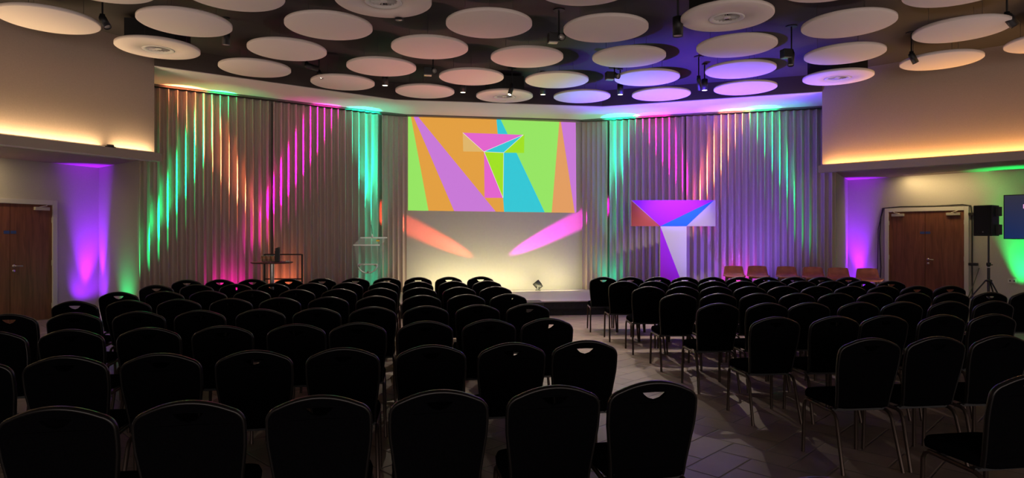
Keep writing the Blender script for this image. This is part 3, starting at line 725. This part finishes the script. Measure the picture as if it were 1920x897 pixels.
for i in range(3):
    a = math.radians(-95+120*i)
    c_, s_ = math.cos(a), math.sin(a)
    b = MB(); b.tube([(0.05*c_, 0.05*s_, zh), (0.52*c_, 0.52*s_, 0.015)], 0.014, 8); lg = b.build('leg', M['black'], T)
    b = MB(); b.tube([(0.50*c_, 0.50*s_, 0.03), (0.53*c_, 0.53*s_, 0.0)], 0.02, 8); b.build('rubber_foot', M['black'], lg)
    b = MB(); b.tube([(0.04*c_, 0.04*s_, 0.34), (0.30*c_, 0.30*s_, 0.33)], 0.009, 6); b.build('brace', M['black'], T)
o = thing('speaker_cable', 'thin dark cable hanging from the door clip down to the floor by the tripod', 'cable', (0, 0, 0))
q0 = Vector(wpt(2.70, 0.86, 0.02)); q1 = Vector((PB.x-0.15, PB.y+0.5, 0.012)); o.location = q1
b = MB(); b.tube([tuple(q0.lerp(q1, i/8)-q1-Vector((0, 0, 0.10*math.sin(PI*i/8)*(1 if i < 8 else 0)))) for i in range(9)], 0.008, 6); b.build('wire', M['black'], o)

# small spot lying on the left ledge
p0 = at_line(198, LB, LB+LBD)[0]+LN*0.075
o = thing('ledge_fixture', 'small dark light fitting lying on the glowing left ledge', 'light fitting', (p0.x, p0.y, 2.885), math.atan2(LBD.y, LBD.x))
b = MB(); b.box((0, 0, 0.012), (0.16, 0.10, 0.018)); b.build('bracket', M['black'], o, bevel=0.004)
b = MB(); b.tube([(-0.07, 0, 0.035), (0.02, 0, 0.03)], 0.022, 12); b.build('housing', M['fascia'], o)

# ------------------------------------------------------------------ ceiling discs
ZD = 4.25; RDISC = 0.55
discs = [(92, 40), (186, -26), (437, -9), (347.5, 45.5), (296.7, 93, 'v'), (539, 96), (478.5, 130.5), (617, 52), (643, 157), (719, 4, 'v'),
         (715.5, 128), (806, 92), (917, 48), (797, 173.5), (884, 146.5), (946, 182, 'v'), (988, 110), (1044, 152.5), (1091, 183), (1135.5, 57),
         (1179, 109.5), (1213, 148), (1239.5, 179), (1362.5, 34, 'v'), (1380.5, 89), (1388, 133), (1397, 167), (1590, 48), (1583, 104), (1570.7, 147, 'v'),
         (1802, 58.5), (1764, 116), (1974, 80), (1800, -18), (1097, -22), (1562, -29)]
P = []
for dsc in discs:
    q = at_z(dsc[0], dsc[1], ZD); P.append((q.x, q.y, len(dsc) > 2))
rows = sorted(range(len(P)), key=lambda i: P[i][1])
def disc(loc, label, vent):
    t = thing('ceiling_disc', label, 'ceiling disc', loc, 0, 'round acoustic discs under the dark ceiling')
    n = 56; b = MB(); ri = 0.20 if vent else 0.0
    b.lathe([(ri, 0.0), (RDISC-0.012, 0.0), (RDISC, 0.008), (RDISC, 0.040), (RDISC-0.008, 0.046), (ri, 0.046)], n) if not vent else \
        b.lathe([(ri, 0.046), (ri, 0.0), (RDISC-0.012, 0.0), (RDISC, 0.008), (RDISC, 0.040), (RDISC-0.008, 0.046), (ri, 0.046)], n)
    if vent:   # remove the caps of the ring
        b.f = b.f[:-2]; b.mi = b.mi[:-2]; b.sm = b.sm[:-2]
    b.build('panel', M['disc'], t)
    for kx in range(3):
        a = 0.4+2*PI*kx/3; b = MB(); b.tube([(0.36*math.cos(a), 0.36*math.sin(a), 0.045), (0.36*math.cos(a), 0.36*math.sin(a), ZC-ZD)], 0.0025, 5); b.build('suspension_wire', M['wire'], t)
    if vent:
        b = MB(); b.lathe([(0.15, 0.02), (0.17, -0.006), (0.20, -0.010), (0.215, -0.002), (0.205, 0.002)], 40); b.f = b.f[:-2]; b.mi = b.mi[:-2]; b.sm = b.sm[:-2]
        dv = b.build('diffuser_ring', M['vent_white'], t)
        b = MB()
        for kx in range(18):
            a = 2*PI*kx/18; R = Matrix.Rotation(a, 3, 'Z')
            p4 = [R @ Vector(v) for v in ((0.045, -0.003, 0.004), (0.155, -0.005, 0.006), (0.155, 0.006, 0.040), (0.045, 0.003, 0.030))]
            b.poly(p4, [(0, 1, 2, 3)])
        b.build('vanes', M['vent_white'], dv)
        b = MB(); b.lathe([(0.0, 0.002), (0.045, 0.004), (0.05, 0.02), (0.0, 0.022)], 20); b.build('hub', M['vent_white'], dv)
        b = MB(); b.lathe([(0.205, 0.046), (0.205, 0.050), (0.0, 0.052)], 28); b.build('throat', M['slot'], t)
        b = MB(); b.box((0, 0.02, 0.052+0.145), (0.66, 0.66, 0.29)); b.build('plenum_box', M['black'], t)
    return t
# words: rows by depth, place in the row from the left
lab = {}
rws = []; cur = []
for i in rows:
    if cur and P[i][1]-P[cur[0]][1] > 0.75: rws.append(cur); cur = []
    cur.append(i)
rws.append(cur)
nr = len(rws)
for ri, rw in enumerate(rws):
    rw = sorted(rw, key=lambda i: P[i][0]/P[i][1])
    name = ('row nearest camera' if ri == 0 else 'row nearest stage' if ri == nr-1 else '%s row from stage' % ORD[nr-ri])
    for j, i in enumerate(rw):
        what = 'beige ceiling disc with round air vent' if P[i][2] else 'plain round beige ceiling disc'
        lab[i] = '%s, %s from left, %s' % (what, ORD[j+1], name)
d0 = {}
for i, (x, y, v) in enumerate(P):
    if v not in d0:
        d0[v] = disc((x, y, ZD), lab[i], v); remember(d0[v])
    else:
        c = copy_tree(d0[v]); c.location = (x, y, ZD); c['label'] = lab[i]

# ------------------------------------------------------------------ ceiling spots
def canister(px, py, z, label, lit=True, L=0.20, r=0.055, stem=0.0):
    q = at_z(px, py, z)
    t = thing('ceiling_spotlight', label, 'spotlight', (q.x, q.y, z), 0, 'black ceiling spotlights')
    b = MB(); b.lathe([(r*0.8, 0.012), (r, 0.0), (r, L), (r*0.6, L+0.012), (0.0, L+0.012)], 20); b.f = b.f[:]; b.build('canister', M['black'], t)
    b = MB(); b.lathe([(0.0, 0.004), (r*0.82, 0.006), (r*0.82, 0.010)], 20); b.build('lens', M['lens'] if lit else M['lens_off'], t)
    b = MB(); b.tube([(0, 0, L+0.01), (0, 0, ZC-z)], 0.012, 8); b.lathe([(0.05, 0), (0.05, 0.02)], 16, (0, 0, ZC-z-0.02)); b.build('stem', M['black'], t)
    if lit:
        light('SPOT', 'canister_beam', (q.x, q.y, z-0.01), 330, (1.0, 0.80, 0.62), aim=(q.x*0.8+0.4, q.y-1.9, 0), angle=80, blend=0.8, radius=0.03)
    return t
canister(722, 161, 4.20, 'lit black canister spotlight, leftmost of the lit row before the white soffit')
canister(868, 174, 4.20, 'lit black canister spotlight above the left part of the projected picture')
canister(1018, 178, 4.20, 'lit black canister spotlight above the right part of the projected picture')
canister(1163, 178, 4.16, 'lit black canister spotlight above the right teal light streak')
canister(1321, 170, 4.16, 'lit black canister spotlight above the big letter T')
canister(424, 85, 4.25, 'unlit black canister spotlight near the left vent disc', lit=False)
canister(748, 39, 4.22, 'unlit black canister spotlight behind the top centre vent disc', lit=False)
canister(1271, 68, 4.10, 'large unlit black canister spotlight left of the right vent disc', lit=False, L=0.24, r=0.065)
def head_spot(px, py, z, label, aim, L=0.15, r=0.045, lit=False, box=False):
    q = at_z(px, py, z)
    t = thing('adjustable_spotlight', label, 'spotlight', (q.x, q.y, z), 0, 'black adjustable spotlights')
    b = MB(); b.tube([(0, 0, 0.07), (0, 0, ZC-z)], 0.011, 8); b.build('stem', M['black'], t)
    b = MB(); b.lathe([(0.08, 0), (0.08, 0.014)], 18, (0, 0, ZC-z-0.014)); b.build('ceiling_plate', M['black'], t)
    b = MB(); b.lathe([(0.03, 0.05), (0.03, 0.09), (0.0, 0.092)], 14); b.build('joint', M['black'], t)
    R = Vector(aim).to_track_quat('-Z', 'Y').to_matrix()
    b = MB(); b.lathe([(r*0.85, -L+0.02), (r, -L), (r, 0.0), (r*0.7, 0.03), (0.0, 0.035)], 18, (0, 0, 0.04), mtx=R); h = b.build('head', M['black'], t)
    b = MB(); b.lathe([(0.0, -L+0.012), (r*0.86, -L+0.014), (r*0.86, -L+0.02)], 18, (0, 0, 0.04), mtx=R); b.build('lens', M['lens'] if lit else M['lens_off'], h)
    if box:
        b = MB(); b.box((-0.085, 0, 0.03), (0.13, 0.12, 0.12)); g_ = b.build('driver_box', M['black'], t, bevel=0.006)
        b = MB(); b.box((-0.085, -0.01, -0.036), (0.12, 0.09, 0.012)); b.build('diffuser', M['lens_off'], g_)
    return t
head_spot(192, 40, 4.28, 'dark adjustable spotlight beside the leftmost orange lit disc', (0.5, -0.2, -0.8))
head_spot(598, 142, 4.30, 'adjustable spotlight with bright lens in front of a disc left of centre', (0.5, -0.6, -0.6), lit=True, L=0.12)
head_spot(575, 127, 4.34, 'dark adjustable spotlight pointing sideways at the grey fascia on the left', (1.0, 0.1, -0.25), L=0.2)
head_spot(1048, 76, 4.22, 'boxy twin spotlight on a long stem at top centre', (0.25, -0.9, -0.15), L=0.1, r=0.05, box=True)
head_spot(812, 138, 4.22, 'boxy twin spotlight between two discs left of the picture centre', (0.25, -0.9, -0.2), L=0.1, r=0.045, box=True)
head_spot(960, 166, 4.26, 'slim spotlight with bright lens tilted before the central vent disc', (-0.3, -0.35, -0.9), lit=True, L=0.2, r=0.04)
head_spot(1152, 146, 4.22, 'dark twin spotlight at the left rim of a violet tinted disc', (0.4, -0.7, -0.3), L=0.1, r=0.045, box=True)
head_spot(1310, 152, 4.22, 'slim dark spotlight beside the lit canister above the big letter T', (0.15, 0.1, -1.0), L=0.2, r=0.035)
head_spot(1484, 105, 4.20, 'dark spotlight cluster hanging in the green tinted gap on the right', (-0.2, -0.2, -1.0), L=0.2, r=0.045, box=True)
head_spot(1709, 108, 4.26, 'dark spotlight overlapping the left rim of the orange lit right disc', (0.35, -0.2, -0.9), L=0.14)
head_spot(1888, 36, 4.28, 'dark spotlight covering the right rim of a pale disc at upper right', (0.4, -0.3, -0.8), L=0.16, r=0.055)

# ------------------------------------------------------------------ banquet chairs
def back_outline():
    """half-rounded back: list of (x, t) with t the height along the back, 0..0.49"""
    H = 0.495; pts = []
    bw, mw = 0.182, 0.214
    pts += [(bw, 0.0), (bw+0.006, 0.08), (bw+0.018, 0.18), (mw-0.002, 0.28), (mw, 0.34), (mw-0.001, 0.38)]
    for i in range(1, 9):      # shoulder
        a = (PI/2)*i/8*0.78; pts.append((mw-0.075+0.074*math.cos(a), 0.385+0.070*math.sin(a)))
    x0, t0 = pts[-1]
    for i in range(1, 8):      # shallow crown
        u = i/7; pts.append((x0*(1-u), t0+(H-t0)*(1-(1-u)**2)))
    right = pts; left = [(-x, t) for x, t in reversed(pts[:-1])]
    return right+left
OUT = back_outline()
BP0 = Vector((0, -0.135, 0.415)); BP1 = Vector((0, -0.235, 0.890)); BDIR = (BP1-BP0)/0.495; BN = Vector((0, BDIR.z, -BDIR.y)).normalized()
def bk3(x, t, dpt): return Vector((x, 0, 0))+BP0+BDIR*t+BN*(dpt+0.10*x*x*2.0)
def make_chair():
    t = thing('banquet_chair', 'x', 'chair', (0, 0, 0), 0, 'x')
    # padded back with a handle slot: outline and slot bridged into one plate
    hole = [(0.070, 0.453), (0.0, 0.456), (-0.070, 0.453), (-0.055, 0.432), (-0.032, 0.411), (0.0, 0.401), (0.032, 0.411), (0.055, 0.432)]
    cu = bpy.data.curves.new('back', 'CURVE'); cu.dimensions = '2D'; cu.fill_mode = 'BOTH'; cu.extrude = 0.006; cu.bevel_depth = 0.006; cu.bevel_resolution = 2
    for L in ([(x*0.967, 0.006+q*0.975) for x, q in OUT], hole):
        s = cu.splines.new('POLY'); s.points.add(len(L)-1); s.use_cyclic_u = True
        for p, (x, q) in zip(s.points, L): p.co = (x, q, 0, 1)
    tmp = bpy.data.objects.new('tmp', cu); COL.objects.link(tmp)
    dg = bpy.context.evaluated_depsgraph_get(); me = bpy.data.meshes.new_from_object(tmp.evaluated_get(dg))
    bpy.data.objects.remove(tmp); me.name = 'backrest'
    for v in me.vertices: v.co = bk3(v.co.x, v.co.y, v.co.z)
    me.materials.clear(); me.materials.append(M['fabric'])
    bm = bmesh.new(); bm.from_mesh(me); bmesh.ops.remove_doubles(bm, verts=bm.verts, dist=1e-5); bmesh.ops.recalc_face_normals(bm, faces=bm.faces); bm.to_mesh(me); bm.free()
    o = bpy.data.objects.new('backrest', me); COL.objects.link(o); o.parent = t
    # glossy edge trim
    b = MB(); rim = [bk3(x, q, 0) for x, q in OUT]
    rings = []
    n = 8
    cx = Vector((0, 0, 0))
    for i, p in enumerate(rim):
        tg = (rim[min(i+1, len(rim)-1)]-rim[max(i-1, 0)]).normalized(); sd = tg.cross(BN).normalized()
        rings.append([p+BN*(0.016*math.cos(2*PI*k/n))+sd*(0.0085*math.sin(2*PI*k/n)) for k in range(n)])
    pts = [q for r in rings for q in r]
    fs = [(i*n+k, i*n+(k+1) % n, (i+1)*n+(k+1) % n, (i+1)*n+k) for i in range(len(rim)-1) for k in range(n)]
    b.poly(pts, fs, 0, True); b.build('back_trim', M['rim'], t)
    # seat cushion
    b = MB(); n = 28; prof = [(0.86, 0.405), (0.99, 0.413), (1.0, 0.440), (0.96, 0.463), (0.80, 0.474), (0.0, 0.478)]
    pts = []; 
    for s_, z in prof:
        for kx in range(n):
            a = 2*PI*kx/n; ca, sa = math.cos(a), math.sin(a)
            e = 0.36; x = math.copysign(abs(ca)**e, ca)*0.207*s_; y = 0.045+math.copysign(abs(sa)**e, sa)*0.21*s_
            pts.append((x*(1-0.05*(0.045-y)/0.21*1), y, z))
    fs = [(j*n+kx, j*n+(kx+1) % n, (j+1)*n+(kx+1) % n, (j+1)*n+kx) for j in range(len(prof)-1) for kx in range(n)]
    fs.append(tuple(range(n-1, -1, -1)))
    b.poly(pts, fs, 0, True); b.build('seat', M['fabric'], t)
    for sx in (-1, 1):
        b = MB(); b.tube([(sx*0.198, 0.185, 0.392), (sx*0.198, 0.10, 0.388), (sx*0.197, -0.10, 0.382)], 0.0125, 10); b.build('side_rail', M['leg'], t)
        b = MB(); b.tube([(sx*0.198, 0.185, 0.392), (sx*0.199, 0.212, 0.380), (sx*0.201, 0.226, 0.345), (sx*0.206, 0.232, 0.0)], 0.0125, 10); b.build('leg', M['leg'], t)
        b = MB(); b.tube([(sx*0.197, -0.10, 0.382), (sx*0.198, -0.135, 0.368), (sx*0.199, -0.155, 0.335), (sx*0.212, -0.245, 0.0)], 0.0125, 10); b.build('leg', M['leg'], t)
    b = MB()
    for y in (0.14, -0.08): b.box((0, y, 0.390), (0.385, 0.03, 0.018))
    b.build('seat_frame', M['black'], t)
    for sx in (-1, 1):
        b = MB(); b.tube([(sx*0.17, -0.08, 0.392), tuple(bk3(sx*0.165, 0.03, -0.004))], 0.012, 8); b.build('back_bracket', M['black'], t)
    return t
LEFT = [
  (0, 0.6, [(1.15, 2.83), (0.67, 2.82), (0.15, 2.82), (-0.36, 2.81), (-0.88, 2.81), (-1.37, 2.8)]),
  (1, 0.6, [(1.15, 3.99), (0.67, 3.98), (0.16, 3.98), (-0.37, 3.97), (-0.88, 3.97), (-1.39, 3.96), (-1.89, 3.96), (-2.37, 3.95)]),
  (2, 0.6, [(1.15, 5.1), (0.67, 5.1), (0.16, 5.09), (-0.36, 5.09), (-0.82, 5.09), (-1.35, 5.08), (-1.86, 5.07), (-2.38, 5.07), (-2.88, 5.06)]),
  (3, 0.6, [(1.2, 6.19), (0.7, 6.19), (0.2, 6.18), (-0.3, 6.18), (-0.81, 6.17), (-1.31, 6.17), (-1.83, 6.16), (-2.34, 6.16), (-2.86, 6.15), (-3.37, 6.15)]),
  (4, 0.6, [(1.18, 7.28), (0.69, 7.28), (0.19, 7.27), (-0.32, 7.27), (-0.83, 7.26), (-1.34, 7.26), (-1.84, 7.25), (-2.36, 7.25), (-2.85, 7.24), (-3.36, 7.24)]),
  (5, 0.6, [(1.18, 8.33), (0.7, 8.33), (0.19, 8.32), (-0.31, 8.32), (-0.82, 8.31), (-1.33, 8.31), (-1.86, 8.3), (-2.37, 8.3), (-2.86, 8.29), (-3.37, 8.29)]),
  (6, 0.6, [(1.2, 9.4), (0.7, 9.39), (0.19, 9.39), (-0.3, 9.38), (-0.81, 9.38), (-1.3, 9.37), (-1.82, 9.37), (-2.31, 9.36), (-2.82, 9.36), (-3.33, 9.35)]),
  (7, 0.6, [(1.22, 10.38), (0.7, 10.37), (0.21, 10.37), (-0.28, 10.36), (-0.77, 10.36), (-1.28, 10.35), (-1.78, 10.35), (-2.31, 10.34), (-2.78, 10.34), (-3.25, 10.33)]),
  (-1, 0.4, [(1.12, 1.63)]),
]
RIGHT = [
  (0, -0.9, [(3.03, 2.66)]),
  (1, -2.2, [(3.04, 3.77), (3.52, 3.75), (4.0, 3.73)]),
  (2, -3.6, [(3.04, 4.87), (3.56, 4.83), (4.01, 4.81), (4.53, 4.77), (5.0, 4.74)]),
  (3, -4.9, [(3.08, 5.93), (3.58, 5.88), (4.02, 5.85), (4.54, 5.8), (5.0, 5.76), (5.51, 5.72), (6.0, 5.68)]),
  (4, -6.2, [(3.12, 6.96), (3.6, 6.91), (4.03, 6.86), (4.52, 6.81), (4.98, 6.76), (5.48, 6.7), (5.94, 6.65), (6.43, 6.6), (6.87, 6.55), (7.33, 6.5)]),
  (5, -7.5, [(3.16, 7.99), (3.59, 7.93), (4.05, 7.87), (4.52, 7.81), (4.98, 7.75), (5.43, 7.69), (5.86, 7.63), (6.32, 7.57), (6.75, 7.52), (7.19, 7.46)]),
  (6, -8.8, [(3.17, 8.99), (3.63, 8.92), (4.07, 8.85), (4.52, 8.78), (4.94, 8.71), (5.4, 8.64), (5.83, 8.57), (6.23, 8.51), (6.64, 8.45), (7.08, 8.38)]),
  (7, -10.1, [(3.16, 9.94), (3.63, 9.86), (4.06, 9.78), (4.51, 9.7), (4.93, 9.63), (5.35, 9.55), (5.77, 9.48), (6.2, 9.4), (6.6, 9.33), (7.04, 9.25)]),
]
ROWN = {7: 'front row by stage', 6: 'second row from stage', 5: 'third row from stage', 4: 'fourth row from stage', 3: 'fifth row from the stage',
        2: 'sixth row from stage', 1: 'seventh row from stage', 0: 'eighth row from stage', -1: 'rearmost row at the bottom edge'}
proto = None
rnd = random.Random(3)
for side, block in (('left', LEFT), ('right', RIGHT)):
    for kx, deg, pos in block:
        if side == 'right' and kx >= 4:
            n_ = len(pos); pos = [tuple(Vector(pos[0]).lerp(Vector(pos[-1]), q/(n_-1))) for q in range(n_)]
        for j, (x, y) in enumerate(pos):
            rz = math.radians(deg+rnd.uniform(-1.0, 1.0))
            lab_ = 'black banquet chair, %s, %s block, %s' % (ROWN[kx], side, 'beside centre aisle' if j == 0 else '%s from centre aisle' % ORD[j+1])
            o_ = Matrix.Rotation(rz, 3, 'Z') @ Vector((0, -0.235, 0))
            if proto is None:
                proto = make_chair(); remember(proto); c = proto
            else:
                c = copy_tree(proto)
            c.location = (x-o_.x, y-o_.y, 0); c.rotation_euler = (0, 0, rz)
            c['label'] = lab_; c['group'] = 'black banquet chairs of the %s block' % side
